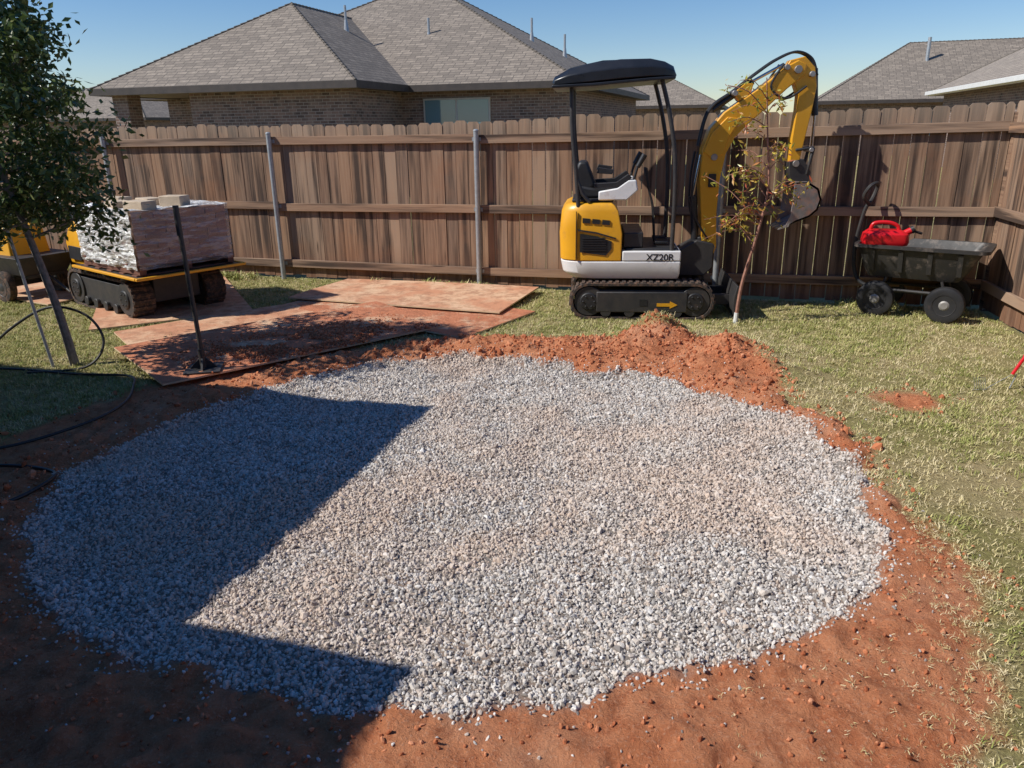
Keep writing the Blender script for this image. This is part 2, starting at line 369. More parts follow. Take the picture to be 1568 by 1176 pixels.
# ---------------------------------------------------------------- grass
def tuft(i,nb=9):
    rr=random.Random(i);V=[];F=[]
    for k in range(nb):
        a=rr.uniform(0,6.28);ln=rr.uniform(.020,.042);lean=rr.uniform(.4,1.4);bx,by=rr.uniform(-.025,.025),rr.uniform(-.025,.025);w=rr.uniform(.0014,.0027)
        dx,dy=math.cos(a),math.sin(a);px,py=-dy,dx;o=len(V)
        for t in(0,.55,1):
            h=ln*(t*math.cos(lean*t*.9));q=ln*t*math.sin(lean*t*1.1+.1);ww=w*(1-t*.4)
            if t<1: V+=[(bx+dx*q-px*ww,by+dy*q-py*ww,h),(bx+dx*q+px*ww,by+dy*q+py*ww,h)]
            else: V.append((bx+dx*q,by+dy*q,h))
        F+=[(o,o+1,o+3),(o,o+3,o+2),(o+2,o+3,o+4)]
    return np.array(V),np.array(F)
M_gr=rndmat('green_blades',[(0,(.20,.23,.055)),(.35,(.33,.345,.10)),(.6,(.46,.44,.165)),(.8,(.60,.52,.25)),(1,(.70,.60,.34))],.7)
M_gd=rndmat('straw_blades',[(0,(.46,.39,.18)),(.5,(.66,.56,.31)),(1,(.78,.67,.43))],.8)
TG=[tuft(i) for i in range(8)];TD=[tuft(i+20,7) for i in range(6)]
n=135000
x=rng.uniform(-8,5.0,n);y=rng.uniform(1.2,10.5,n)
dm=dirt_m(x,y);vis=(np.abs(x)<y*.75+.6)
fence_y=8.65-.31*x
k=vis&(y<fence_y-.03)&(x<4.53-.2*(7.25-y)-.05)&((dm<-.02)|((dm<.05)&(rng.random(n)<.15)))
thin=fbm(x,y,1.3,4)
k&=rng.random(n)<np.clip(1.15-(np.clip(thin-.43,0,1)*2.6),.25,1)
x,y,thin=x[k],y[k],thin[k];dm=dm[k]
dry=np.clip((fbm(x+30,y+9,1.1,4)-.39)*3.2+np.exp(dm/.35)*.5+np.clip((2.8-y)*.5,0,.6)*(x>0)-(x<-1.5)*.4,0.06,.88)
isd=rng.random(len(x))<dry
P=np.stack([x,y,height(x,y)-.004],-1)
scatter('grass',P[~isd],rng.uniform(.7,1.25,(~isd).sum()),TG,M_gr,.05)
scatter('dry_grass',P[isd],rng.uniform(.5,.95,isd.sum()),TD,M_gd,.12)
n=9000;x=rng.uniform(.6,2.4,n);y=rng.uniform(1.3,3.2,n);dm=dirt_m(x,y);k=(dm>-.1)&(gravel_m(x,y)<-.12)&(rng.random(n)<.05+.9*np.exp(-np.abs(dm)/.12))
x,y=x[k],y[k];scatter('straw_litter',np.stack([x,y,height(x,y)+.003],-1),rng.uniform(.25,.6,len(x)),TD,M_gd,.3)
# taller weeds along the foot of the fence
n=2600;x=rng.uniform(-6,4.3,n);d=rng.exponential(.06,n)+.10;y=8.65-.31*x-d;k=(fbm(x,y*0,1.7,3)>.46)
x,y=x[k],y[k];scatter('fence_weeds',np.stack([x,y,np.full(len(x),-.004)],-1),rng.uniform(1.4,3.0,len(x)),TG,M_gr,.05)

# ---------------------------------------------------------------- fences
def build_fence(name,loc,rotz,s0,s1,topf,posts,rails,offs,galv=True):
    e=empty(name,loc,rotz)
    mb=MB();s=s0;rr=random.Random(11)
    while s<s1-.02:
        w=rr.choice([.138,.14,.14,.142]);w=min(w,s1-s);mb.cur=rr.random()
        t=topf(s)+rr.uniform(-.012,.012)+(.02 if rr.random()<.06 else 0);zb=rr.uniform(.015,.05);c=.024;tl=rr.uniform(-.0035,.0035);y0=rr.uniform(0,.008);y1=y0+.016
        pr=[(s,zb),(s+w,zb),(s+w+tl,t-c),(s+w+tl-c,t),(s+tl+c,t),(s+tl,t-c)]
        mb.prism(pr,y0,y1);s+=w+rr.uniform(.002,.009)
    mb.obj('pickets',M_picket,e)
    mr=MB()
    for k,(za,zb) in enumerate(rails):
        for i in range(len(posts)-1):
            mr.cur=rr.random()*.6+.4;a,bb=posts[i],posts[i+1];da=offs(a)+rr.uniform(-.012,.012);db=offs(bb)+rr.uniform(-.012,.012)
            vs=[(a+.003,-.04,za+da),(a+.003,-.003,za+da),(a+.003,-.003,zb+da),(a+.003,-.04,zb+da),(bb-.003,-.04,za+db),(bb-.003,-.003,za+db),(bb-.003,-.003,zb+db),(bb-.003,-.04,zb+db)]
            mr.add(vs,[(0,1,2,3),(7,6,5,4),(0,4,5,1),(1,5,6,2),(2,6,7,3),(3,7,4,0)])
    mr.obj('rails',M_rail,e,bevel=.003)
    if galv:
        mg=MB()
        for p in posts[1:-1]:
            lean=rr.uniform(-.012,.012)
            mg.cyl((p,-.075,-.1),(p+lean,-.075,1.70+offs(p)),.029,n=16)
            mg.lathe([(.031,0),(.031,.012),(.022,.022),(.005,.026)],(p+lean,-.075,1.70+offs(p)),(0,0,1),14)
            for za,zb in rails: mg.box(p-.05,p+.05,-.046,-.0405,(za+zb)/2-.02+offs(p),(za+zb)/2+.02+offs(p))
        mg.obj('steel_posts',M_galv,e,smooth=True)
    return e
off=lambda s: .055*max(0,min(1,s/5.09))
rl=[(.145,.235),(.83,.92),(1.575,1.665)]
fa=R(-17.2)
build_fence('wooden_fence',(-.33,8.75,0),fa,-18,5.08,lambda s:1.80+.085*max(0,min(1,s/5.09))+.012*math.sin(s*1.3),[-18,-15.2,-12.6,-10.1,-7.5,-4.96,-2.56,0,2.6,5.06],rl,off)
sa=math.atan2(-1,-.2)
e=empty('wooden_fence',(4.53,7.25,0),sa)
mb=MB();s=.02;rr=random.Random(21)
while s<9:
    w=.14;mb.cur=rr.random();t=1.89+rr.uniform(-.012,.012);zb=rr.uniform(.01,.05);c=.024;y1=rr.uniform(-.003,.004)+.02
    mb.prism([(s,zb),(s+w,zb),(s+w,t-c),(s+w-c,t),(s+c,t),(s,t-c)],y1-.016,y1);s+=w+rr.uniform(.002,.008)
mb.obj('pickets',M_picket,e)
mr=MB()
for za,zb in rl:
    for a,bb in((.02,2.6),(2.603,5.1),(5.103,9)):
        mr.cur=rr.random()*.6+.4;dz=.055+rr.uniform(-.01,.01);mr.box(a,bb,-.04,-.003,za+dz,zb+dz)
mr.obj('rails',M_rail,e,bevel=.003)
mr=MB();mr.cur=.1;mr.box(-.02,.06,-.0,.08,0,1.80);
for s in(2.6,5.1,7.6): mr.box(s-.045,s+.045,.03,.12,0,1.75)
mr.obj('timber_posts',M_rail,e,bevel=.003)

# ---------------------------------------------------------------- houses
def hip(mb,x0,x1,y0,y1,ze,tan,m=0,ms=1,mt=2,fas=.17):
    w,d=x1-x0,y1-y0;h=min(w,d)/2;zt=ze+h*tan
    A,B,C,D=(x0,y0,ze),(x1,y0,ze),(x1,y1,ze),(x0,y1,ze)
    if w>=d: P,Q=(x0+h,y0+h,zt),(x1-h,y0+h,zt)
    else: P,Q=(x0+h,y0+h,zt),(x0+h,y1-h,zt)
    if w>=d:
        mb.uvface([A,B,Q,P],m);mb.uvface([C,D,P,Q],m);mb.uvface([D,A,P],m);mb.uvface([B,C,Q],m);hips=[(A,P),(D,P),(B,Q),(C,Q),(P,Q)]
    else:
        mb.uvface([A,B,P],m);mb.uvface([C,D,Q],m);mb.uvface([D,A,P,Q],m);mb.uvface([B,C,Q,P],m);hips=[(A,P),(B,P),(D,Q),(C,Q),(P,Q)]
    for a,b in hips:
        a=Vector(a);b=Vector(b);L=(b-a).length
        if L<.1: continue
        k=max(1,int(L/.2))
        for i in range(k):
            p=a.lerp(b,i/k);q=a.lerp(b,(i+1)/k)
            mb.cyl(p+Vector((0,0,.004)),q+Vector((0,0,-.010)),.038,.030,n=6,m=m)
    t=.03
    mb.box(x0,x1,y0-t,y0,ze-fas,ze+.004,mt);mb.box(x0,x1,y1,y1+t,ze-fas,ze+.004,mt)
    mb.box(x0-t,x0,y0-t,y1+t,ze-fas,ze+.004,mt);mb.box(x1,x1+t,y0-t,y1+t,ze-fas,ze+.004,mt)
    mb.box(x0+.002,x1-.002,y0+.002,y1-.002,ze-fas+.02,ze-fas+.04,ms)
def wallbox(mb,x0,x1,y0,y1,z1,m=0):
    mb.uvface([(x0,y0,0),(x1,y0,0),(x1,y0,z1),(x0,y0,z1)],m);mb.uvface([(x1,y0,0),(x1,y1,0),(x1,y1,z1),(x1,y0,z1)],m)
    mb.uvface([(x1,y1,0),(x0,y1,0),(x0,y1,z1),(x1,y1,z1)],m);mb.uvface([(x0,y1,0),(x0,y0,0),(x0,y0,z1),(x0,y1,z1)],m)
RM=[M_sh,M_soff,M_trim]
e=empty('brick_house',(-3.67,19.98,0),fa)
mb=MB();hip(mb,-8.0,0,0,13,2.86,.60);mb.obj('wing_roof',RM,e)
mb=MB();hip(mb,-9.5,4.87,3.1,17,2.862,.53);mb.obj('main_roof',RM,e)
mb=MB();wallbox(mb,-5.2,-.45,.45,9,2.72);wallbox(mb,-8.5,4.4,3.55,16.5,2.71)
wallbox(mb,-7.6,-7.1,.3,.8,2.72);mb.obj('brick_walls',M_brick,e)
mb=MB();mb.box(.25,2.25,3.50,3.548,.95,2.52,0)
mb.box(.30,1.22,3.49,3.499,1.0,2.47,1);mb.box(1.28,2.2,3.49,3.499,1.0,2.47,1);mb.obj('window',[M_wfr,M_glass],e)
mb=MB()
def vent(mb,x,y,z,h=.45,r=.04): mb.cyl((x,y,z-.3),(x,y,z+h),r,n=10);mb.cyl((x,y,z-.3),(x,y,z+.05),r*2.2,r*1.2,n=10)
vent(mb,-2.9,5.2,4.85);vent(mb,-.6,6.2,4.5);vent(mb,1.8,9.5,4.7,.5);vent(mb,2.6,11.0,4.3,.5)
mb.obj('roof_vents',M_galv,e)
def simple_house(loc,w,d,tan,mats,ze=2.72,rot=fa,vents=()):
    e=empty('brick_house',loc,rot);mb=MB();hip(mb,0,w,0,d,ze,tan);mb.obj('roof',mats,e)
    mb=MB();wallbox(mb,.45,w-.45,.45,d-.45,ze-.12);mb.obj('brick_walls',M_brick,e)
    mb=MB();mb.box(w*.3,w*.3+1.6,.40,.448,.95,2.2,0);mb.box(w*.3+.06,w*.3+1.54,.39,.399,1.01,2.14,1);mb.obj('window',[M_wfr,M_glass],e)
    if vents:
        mb=MB()
        for v in vents: vent(mb,*v)
        mb.obj('roof_vents',M_galv,e)
    return e
simple_house((15.8,42,0),18,9.6,.62,RM,vents=[(5.5,3.2,4.6,1.2,.09)])
e=simple_house((12.76,19.4,0),10,14,.55,[M_sh2,M_soff,M_trimw],2.8)
mb=MB();mb.box(-.15,-.032,-.1,14.1,2.66,2.80);mb.obj('gutter',M_trimw,e,bevel=.01)
simple_house((11.8-11.5*.955,45+11.5*.296,0),11.5,10,.5,RM)
simple_house((-52,92,0),16,12,.5,RM)
simple_house((-78,88,0),18,12,.5,RM)
simple_house((-36,55,0),14,10,.42,RM,2.6)
# the yard's own house, left of camera; rear part added to block sky light
e=empty('brick_house',(-3.21,4.22,0),fa)
mb=MB();hip(mb,-8,0,-9,0,2.6,.5);mb.obj('wing_roof',RM,e)
mb=MB();hip(mb,-8.2,.937,-14,-2.44,2.602,.5);mb.obj('main_roof',RM,e)
mb=MB();hip(mb,-6,13,-18,-5.0,2.604,.55);mb.obj('sky_block_roof',RM,e)  # unseen roof added behind the camera to lower the ambient light
mb=MB();wallbox(mb,-7.5,-.45,-8.5,-.45,2.45);wallbox(mb,-7.7,.48,-13.5,-2.9,2.452);wallbox(mb,.48,12.5,-17.5,-5.45,2.45);mb.obj('brick_walls',M_brick,e)  # last wallbox: added wall under that roof, also screens off sky
mb=MB();mb.box(3.4,5.4,-5.448,-5.40,.05,2.15,0);mb.box(3.46,5.34,-5.399,-5.39,.1,2.09,1);mb.obj('window',[M_wfr,M_glass],e)  # glazing set in the added rear wall

# ---------------------------------------------------------------- plywood sheets
def plym(name,lo,hi,mud,base,bs):
    m,nt,b=nodes(name);v=objvec(nt)
    c=mixc(nt,noiz(nt,1,5,objvec(nt,(3,30,1)),.6),base,tuple(x*1.2 for x in base))
    c=mixc(nt,ramp(nt,noiz(nt,2.1,7,v,.72),[(lo,.15),(hi,1.)]),c,mud)
    c=mixc(nt,ramp(nt,noiz(nt,9,6,v,.7),[(.48,0.),(.62,.75)]),c,tuple(x*.66 for x in mud))
    nt.links.new(c,b.inputs['Base Color']);b.inputs['Roughness'].default_value=.92;bump(nt,b,noiz(nt,35,6,v,.7),bs,.02);return m
M_ply=plym('muddy_plywood',.42,.58,(.57,.27,.15),(.64,.44,.28),.35)
M_ply2=plym('muddy_plywood_heavy',.38,.48,(.54,.20,.10),(.64,.45,.29),.8)
M_edge=pm('plywood_edge',(.66,.50,.32),(.55,.4,.25),20,.8)
sheets=[([(-2.49,5.20),(-.58,6.80),(-1.38,7.74),(-3.29,6.14)],.030,M_ply2,(.0,.0,.03,.02)),
 ([(-.41,6.40),(.24,7.35),(-1.76,8.74),(-2.41,7.79)],.016,M_ply2,(0,0,0,0)),
 ([(-.11,7.21),(.31,8.30),(-1.95,9.15),(-2.37,8.06)],.034,M_ply,(0.01,0.03,0,.01)),
 ([(-3.62,6.80),(-3.02,6.0),(-1.3,7.3),(-2.0,8.15)],.014,M_ply,(0,0,0,0)),
 ([(-3.9,6.9),(-2.6,7.6),(-3.6,9.6),(-4.8,9.0)],.012,M_ply,(0,0,0,0)),
 ([(-6.6,9.0),(-4.9,8.0),(-4.4,8.9),(-6.1,9.9)],.02,M_ply,(0,0,0,0))]
for pts,z,mt,li in sheets:
    mb=MB();k=10
    def P(u,vv,dz):
        a=[(1-u)*(1-vv),u*(1-vv),u*vv,(1-u)*vv]
        return (sum(a[i]*pts[i][0] for i in range(4)),sum(a[i]*pts[i][1] for i in range(4)),z+dz+sum(a[i]*li[i] for i in range(4))+.006*math.sin(u*5+z*90)*math.sin(vv*4))
    top=[P(i/k,j/k,.014) for j in range(k+1) for i in range(k+1)];bot=[P(i/k,j/k,0) for j in range(k+1) for i in range(k+1)]
    n1=(k+1)**2;fs=[]
    for j in range(k):
        for i in range(k):
            a=j*(k+1)+i;fs.append((a,a+1,a+k+2,a+k+1));fs.append((n1+a,n1+a+k+1,n1+a+k+2,n1+a+1))
    nf=len(fs)
    rim=[i for i in range(k+1)]+[(k+1)*j+k for j in range(1,k+1)]+[(k+1)*k+i for i in range(k-1,-1,-1)]+[(k+1)*j for j in range(k-1,0,-1)]
    for i in range(len(rim)):
        a,b2=rim[i],rim[(i+1)%len(rim)];fs.append((a,n1+a,n1+b2,b2))
    mb.add(top+bot,fs)
    for i in range(nf,len(fs)): mb.m[i]=1
    mb.obj('plywood_sheet',[mt,M_edge])
n=22000
u=rng.normal(0,.52,n);w=rng.normal(0,.28,n)
x=-1.80+u*.77-w*.64;y=6.46+u*.64+w*.77;k=(np.abs(u)<1.1)&(np.abs(w)<.54)&(fbm(x,y,4,3)>.42);x,y=x[k],y[k]
s=rng.gamma(1.2,.0032,len(x))+.0018
scatter('loose_clay',np.stack([x,y,np.full(len(x),.053)+s*.1],-1),np.minimum(s,.022),ST,M_clod)

# ---------------------------------------------------------------- foliage
def leafmat(name,stops):
    m,nt,b=nodes(name);at=N(nt,'ShaderNodeAttribute',attribute_name='rnd');c=ramp(nt,at.outputs['Fac'],stops)
    nt.links.new(c,b.inputs['Base Color']);b.inputs['Roughness'].default_value=.35
    tr=nt.nodes.new('ShaderNodeBsdfTranslucent');nt.links.new(c,tr.inputs[0]);mx=nt.nodes.new('ShaderNodeMixShader');mx.inputs[0].default_value=.3
    nt.links.new(b.outputs[0],mx.inputs[1]);nt.links.new(tr.outputs[0],mx.inputs[2]);nt.links.new(mx.outputs[0],nt.nodes['Material Output'].inputs[0]);return m
M_leaf=leafmat('oak_leaves',[(0,(.045,.075,.02)),(.5,(.10,.15,.04)),(.85,(.17,.22,.07)),(1,(.34,.37,.16))])
M_leaf2=leafmat('autumn_leaves',[(0,(.20,.24,.04)),(.35,(.52,.48,.08)),(.6,(.66,.45,.09)),(.8,(.58,.20,.07)),(1,(.45,.10,.05))])
def leaf(mb,p,L,W,rr):
    d=Vector((rr.gauss(0,1),rr.gauss(0,1),rr.gauss(-.2,.8))).normalized();s=d.cross(Vector((rr.gauss(0,1),rr.gauss(0,1),rr.gauss(0,1)))).normalized();nn=d.cross(s)
    p=Vector(p);mb.add([p,p+d*L*.5+s*W*.5+nn*W*.12,p+d*L,p+d*L*.5-s*W*.5+nn*W*.12],[(0,1,2),(0,2,3)])
def tree(name,base,tpath,seed,cr,crown,nl,mat,bark,tr,L,W,clr=.13):
    rr=random.Random(seed);e=empty(name,base);mb=MB();tips=[]
    trunk=smoothpath(tpath,5);mb.tube(trunk,[tr*(1-.75*i/(len(trunk)-1)) for i in range(len(trunk))],9)
    nb=32
    for i in range(nb):
        t=crown[0]+(crown[1]-crown[0])*i/nb;k=min(int(t*(len(trunk)-1)),len(trunk)-1);p=trunk[k].copy();a=i*2.4+rr.uniform(-.4,.4)
        prof=math.sin(math.pi*(.25+.65*(t-crown[0])/(crown[1]-crown[0])));ln=cr*prof*rr.uniform(.65,1.15)
        q=p+Vector((math.cos(a)*ln,math.sin(a)*ln,ln*rr.uniform(.0,.6)));mid=p.lerp(q,.5)+Vector((0,0,-.05*ln))
        br=smoothpath([p,mid,q],4);mb.tube(br,[tr*.32*(1-.8*j/(len(br)-1)) for j in range(len(br))],5);tips+= [q,p.lerp(q,.55),p.lerp(q,.8)]
        for j in range(4):
            s=p.lerp(q,rr.uniform(.35,.95));z=s+Vector((rr.gauss(0,1),rr.gauss(0,1),rr.gauss(.1,.7))).normalized()*ln*rr.uniform(.25,.5);mb.tube([s,z],[tr*.09,tr*.04],4);tips.append(z)
    mb.obj('trunk_and_branches',bark,e,smooth=True)
    ml=MB()
    for k in range(nl):
        c=rr.choice(tips);p=c+Vector((rr.gauss(0,clr),rr.gauss(0,clr),rr.gauss(0,clr*.8)));ml.cur=min(1,max(0,rr.gauss(.45,.25)));leaf(ml,p,L*rr.uniform(.7,1.3),W*rr.uniform(.7,1.2),rr)
    ml.obj('foliage',mat,e);return e
tree('young_oak_tree',(-3.47,5.86,0),[(0,0,-.05),(-.05,0,.45),(-.15,0,1.0),(-.28,.02,1.6),(-.34,.02,2.3),(-.36,0,3.4)],5,.78,(.43,1.0),15000,M_leaf,M_bark,.036,.064,.034,.085)
mb=MB();mb.cyl((0,0,-.1),(-.17,0,1.35),.012,n=10);mb.obj('tree_stake',M_galv,loc=(-3.60,5.80,0))
rr=random.Random(4);e=empty('sapling_tree',(2.06,6.86,0));mb=MB()
tp=smoothpath([(0,0,-.03),(.03,0,.35),(.13,.0,.8),(.20,.02,1.2),(.16,.02,1.6),(.10,.0,2.1)],5);mb.tube(tp,[.018*(1-.75*i/(len(tp)-1)) for i in range(len(tp))],7)
mb2=MB();mb2.tube([(0,0,0),(.005,0,.1)],[.022,.02],8);mb2.obj('trunk_guard',M_trimw,e)
ml=MB()
for i in range(36):
    t=rr.uniform(.38,.98);p=tp[int(t*(len(tp)-1))];sgn=rr.choice([-1,-1,1]);ln=rr.uniform(.22,.56)*(1.25-t*.5)*(1 if sgn<0 else .7)
    q=p+Vector((sgn*ln*rr.uniform(.5,1),rr.uniform(-.5,.5)*ln,ln*rr.uniform(-.1,.9)));m2=p.lerp(q,.5)+Vector((0,0,.04));q=q+Vector((0,0,-.05))
    br=smoothpath([p,m2,q],4);mb.tube(br,[.006*(1-.6*j/(len(br)-1)) for j in range(len(br))],4)
    for j in range(rr.randint(12,26)):
        s=br[rr.randint(2,len(br)-1)]+Vector((rr.gauss(0,.028),rr.gauss(0,.028),rr.gauss(-.01,.028)));ml.cur=min(1,max(0,rr.gauss(.48,.30)));leaf(ml,s,rr.uniform(.04,.075),rr.uniform(.014,.024),rr)
mb.obj('trunk_and_twigs',M_twig,e,smooth=True);ml.obj('foliage',M_leaf2,e)

# ---------------------------------------------------------------- mini excavator
EX=empty('mini_excavator',(1.27,7.5,0),R(-6))
def stadium(hx,r,z0,n=10,off=0):
    P=[];rr_=r+off
    for i in range(n+1):
        a=-math.pi/2+math.pi*i/n;P.append((hx-r+rr_*math.cos(a),z0+r+rr_*math.sin(a)))
    for i in range(n+1):
        a=math.pi/2+math.pi*i/n;P.append((-hx+r+rr_*math.cos(a),z0+r+rr_*math.sin(a)))
    return P
def track(name,par,yc,w,hx,r,cx=0):
    o=MB();out=stadium(hx,r,0);inn=stadium(hx,r,0,off=-.028);n=len(out)
    y0,y1=yc-w/2,yc+w/2
    out=[(x+cx,z) for x,z in out];inn=[(x+cx,z) for x,z in inn]
    vs=[(x,y0,z) for x,z in out]+[(x,y1,z) for x,z in out]+[(x,y0,z) for x,z in inn]+[(x,y1,z) for x,z in inn]
    fs=[]
    for i in range(n):
        j=(i+1)%n;fs+=[(i,j,n+j,n+i),(2*n+i,3*n+i,3*n+j,2*n+j),(i,2*n+i,2*n+j,j),(n+i,n+j,3*n+j,3*n+i)]
    o.add(vs,fs)
    per=4*(hx-r)+2*math.pi*r;k=int(per/.062)
    for i in range(k):
        d=i/k*per;st=2*(hx-r)
        if d<st: p=(-(hx-r)+d,0);a=-math.pi/2
        elif d<st+math.pi*r: a=-math.pi/2+(d-st)/r;p=(hx-r+r*math.cos(a),r+r*math.sin(a))
        elif d<2*st+math.pi*r: p=(hx-r-(d-st-math.pi*r),2*r);a=math.pi/2
        else: a=math.pi/2+(d-2*st-math.pi*r)/r;p=(-(hx-r)+r*math.cos(a),r+r*math.sin(a))
        T=Matrix.Translation((p[0]+cx,0,p[1]))@Matrix.Rotation(-a,4,'Y')
        o.box(-.014,.012,y0+.004,y1-.004,-.017,.017,0,T)
    o.obj(name+'_belt',M_rub,par,bevel=.003)
    f=MB();s=stadium(hx,r-.07,.07,off=0);f.prism([( x*.80+cx,z*1.0) for x,z in s],y0+.03,y1-.03,0)
    for sx in(-1,1):
        f.lathe([(r-.035,-w/2+.012),(r-.035,w/2-.012)],(cx+sx*(hx-r),yc,r),(0,1,0),20,0)
        f.lathe([(r*.45,-w/2-.004),(r*.5,-w/2+.012)],(cx+sx*(hx-r),yc,r),(0,1,0),16,1)
        for q in range(6):
            an=q*math.pi/3;f.cyl((cx+sx*(hx-r)+r*.3*math.cos(an),y0-.012,r+r*.3*math.sin(an)),(cx+sx*(hx-r)+r*.3*math.cos(an),y0+.01,r+r*.3*math.sin(an)),.010,n=6,m=1)
    for q in range(4):
        f.lathe([(.05,-w/2-.005),(.05,w/2-.01)],(cx-.33+q*.22,yc,.078),(0,1,0),12,0)
    f.obj(name+'_frame',[M_dark,M_blk],par,bevel=.006)
track('near_track',EX,-.36,.22,.665,.175);track('far_track',EX,.36,.22,.665,.175)
mb=MB();mb.box(-.42,.42,-.478,-.455,.075,.27);mb.obj('track_cover',M_dark,EX,bevel=.01)
mb=MB();mb.prism([(.14,.135),(.26,.135),(.26,.115),(.33,.15),(.26,.185),(.26,.165),(.14,.165)],-.4815,-.4785);mb.prism([(-.02,.20),(.05,.20),(.05,.14),(-.02,.14)],-.4815,-.4785,1);mb.obj('arrow_decal',[M_yel,M_fine],EX)
mb=MB();mb.box(-.35,.35,-.28,.28,.12,.26);mb.cyl((-.1,0,.24),(-.1,0,.39),.26,n=28);mb.obj('undercarriage',M_dark,EX,bevel=.01)
mb=MB();mb.prism([(.86,.02),(.885,.02),(.865,.12),(.865,.22),(.885,.32),(.86,.33),(.838,.22),(.838,.12)],-.48,.48);
for s in(-.2,.2): mb.prism([(.3,.12),(.3,.2),(.84,.2),(.84,.1)],s-.03,s+.03)
mb.obj('dozer_blade',M_dark,EX,bevel=.004)
def plan(xr,xf,hy,rc,n=6):
    P=[(xf,-hy),(xf,hy)]
    for i in range(n+1):
        a=math.pi/2*i/n;P.append((xr+rc-rc*math.sin(a),hy-rc*.62+rc*.62*math.cos(a)))
    for i in range(n+1):
        a=math.pi/2*(1-i/n);P.append((xr+rc-rc*math.sin(a),-hy+rc*.62-rc*.62*math.cos(a)))
    return P
def lev(P,z): return [(x,y,z) for x,y in P]
mb=MB();mb.loft([lev(plan(-.66,.33,.38,.26),.375),lev(plan(-.74,.34,.42,.28),.43),lev(plan(-.765,.345,.425,.28),.545)]);mb.obj('lower_skirt',M_wht,EX,bevel=.012,seg=3)
mb=MB();mb.box(-.19,.345,-.425,.425,.547,.64);mb.obj('step_panel',M_wht,EX,bevel=.012,seg=3)
mb=MB();mb.box(-.16,.32,-.39,.39,.641,.66);mb.box(-.18,.0,-.36,.36,.661,.80);mb.obj('floor_mat',M_blk,EX,bevel=.01)
mb=MB();mb.loft([lev(plan(-.765,-.20,.424,.26),.549),lev(plan(-.775,-.195,.424,.26),.80),lev(plan(-.755,-.235,.42,.25),1.0),lev(plan(-.72,-.27,.405,.22),1.05),lev(plan(-.68,-.30,.385,.20),1.07)]);mb.obj('engine_hood',M_yel,EX,bevel=.010,seg=3)
mb=MB();y0,y1=-.4305,-.4255
mb.prism([(-.58,.63),(-.34,.60),(-.29,.66),(-.29,.73),(-.42,.775),(-.58,.80)],y0,y1)
for i in range(3): mb.prism([(-.56+i*.09,.90-.008*i),(-.49+i*.09,.893-.008*i),(-.49+i*.09,.935-.008*i),(-.56+i*.09,.942-.008*i)],y0,-.415)
mb.prism([(-.62,.56),(-.612,.56),(-.612,1.0),(-.62,1.0)],y0,-.41)
mb.obj('side_vents',M_fine,EX)
mb=MB()
for i in range(6): mb.box(-.56,-.34,-.437,-.431,.645+i*.022,.653+i*.022)
mb.prism([(-.60,.825),(-.43,.80),(-.25,.75),(-.25,.762),(-.43,.815),(-.60,.84)],-.434,-.426)
mb.obj('vent_slats',M_blk,EX)
mb=MB()
mb.box(-.66,-.28,-.32,.32,1.072,1.10);mb.obj('seat_deck',M_blk,EX,bevel=.01)
mb=MB();mb.prism([(-.60,1.10),(-.20,1.10),(-.15,1.16),(-.18,1.20),(-.44,1.19),(-.60,1.22)],-.21,.21)
mb.prism([(-.62,1.16),(-.50,1.17),(-.44,1.22),(-.50,1.36),(-.53,1.43),(-.60,1.43),(-.64,1.35)],-.20,.20);mb.obj('operator_seat',M_blk,EX,bevel=.03,seg=3)
mb=MB();
for s in(-1,1):
    y=s*.29
    mb.prism([(-.42,1.09),(-.16,1.09),(-.06,1.18),(-.08,1.27),(-.15,1.27),(-.25,1.20),(-.42,1.17)],y-.05,y+.05)
mb.obj('control_consoles',M_wht,EX,bevel=.012)
mb=MB()
for s in(-1,1):
    y=s*.29;mb.prism([(-.46,1.20),(-.20,1.21),(-.12,1.29),(-.15,1.32),(-.26,1.25),(-.46,1.24)],y-.045,y+.045)
    mb.tube(smoothpath([(-.10,y,1.27),(-.07,y,1.38),(-.04,y,1.43)]),.012);mb.cyl((-.07,y,1.38),(-.01,y,1.49),.022,.026)
    mb.prism([(-.44,1.33),(-.30,1.32),(-.28,1.36),(-.42,1.38)],y-.035,y+.035)
    mb.tube(smoothpath([(.13,s*.08,.66),(.10,s*.08,1.0),(.06,s*.08,1.15),(.03,s*.08,1.30)]),.008)
    mb.cyl((.03,s*.08,1.28),(.02,s*.08,1.36),.014)
    mb.box(.12,.24,s*.17-.05,s*.17+.05,.68,.70)
mb.obj('levers',M_blk,EX,bevel=.004)
mb=MB()
for s in(-1,1):
    y=s*.38
    mb.tube(smoothpath([(-.60,y,1.04),(-.62,y,1.30),(-.66,y,1.7),(-.67,y,2.08)]),.020,10)
    mb.tube(smoothpath([(.26,y,.62),(.265,y,1.1),(.245,y,1.5),(.18,y,1.85),(.10,y,2.13)]),.020,10)
mb.tube([(-.60,-.38,1.14),(-.60,.38,1.14)],.018,10)
mb.tube([(-.62,-.38,1.30),(-.57,-.38,1.16),(-.50,-.38,1.08)],.018,10)
mb.obj('canopy_posts',M_dark,EX,smooth=True)
mb=MB();secs=[]
def cs(x,z0,z1,hy):
    P=[]
    for i in range(13):
        a=math.pi*i/12;P.append((x,-hy*math.cos(a) if abs(math.cos(a))<.92 else -hy*math.copysign(1,math.cos(a)),z0+(z1-z0)*min(1,math.sin(a)*1.9+.12)))
    return P
for x,z0,z1,hy in[(-.84,2.09,2.11,.40),(-.82,2.07,2.15,.43),(-.70,2.07,2.21,.45),(-.5,2.08,2.255,.46),(-.25,2.10,2.28,.46),(0,2.115,2.28,.46),(.12,2.12,2.255,.45),(.20,2.12,2.215,.43),(.225,2.125,2.16,.40)]:
    secs.append(cs(x,z0,z1,hy))
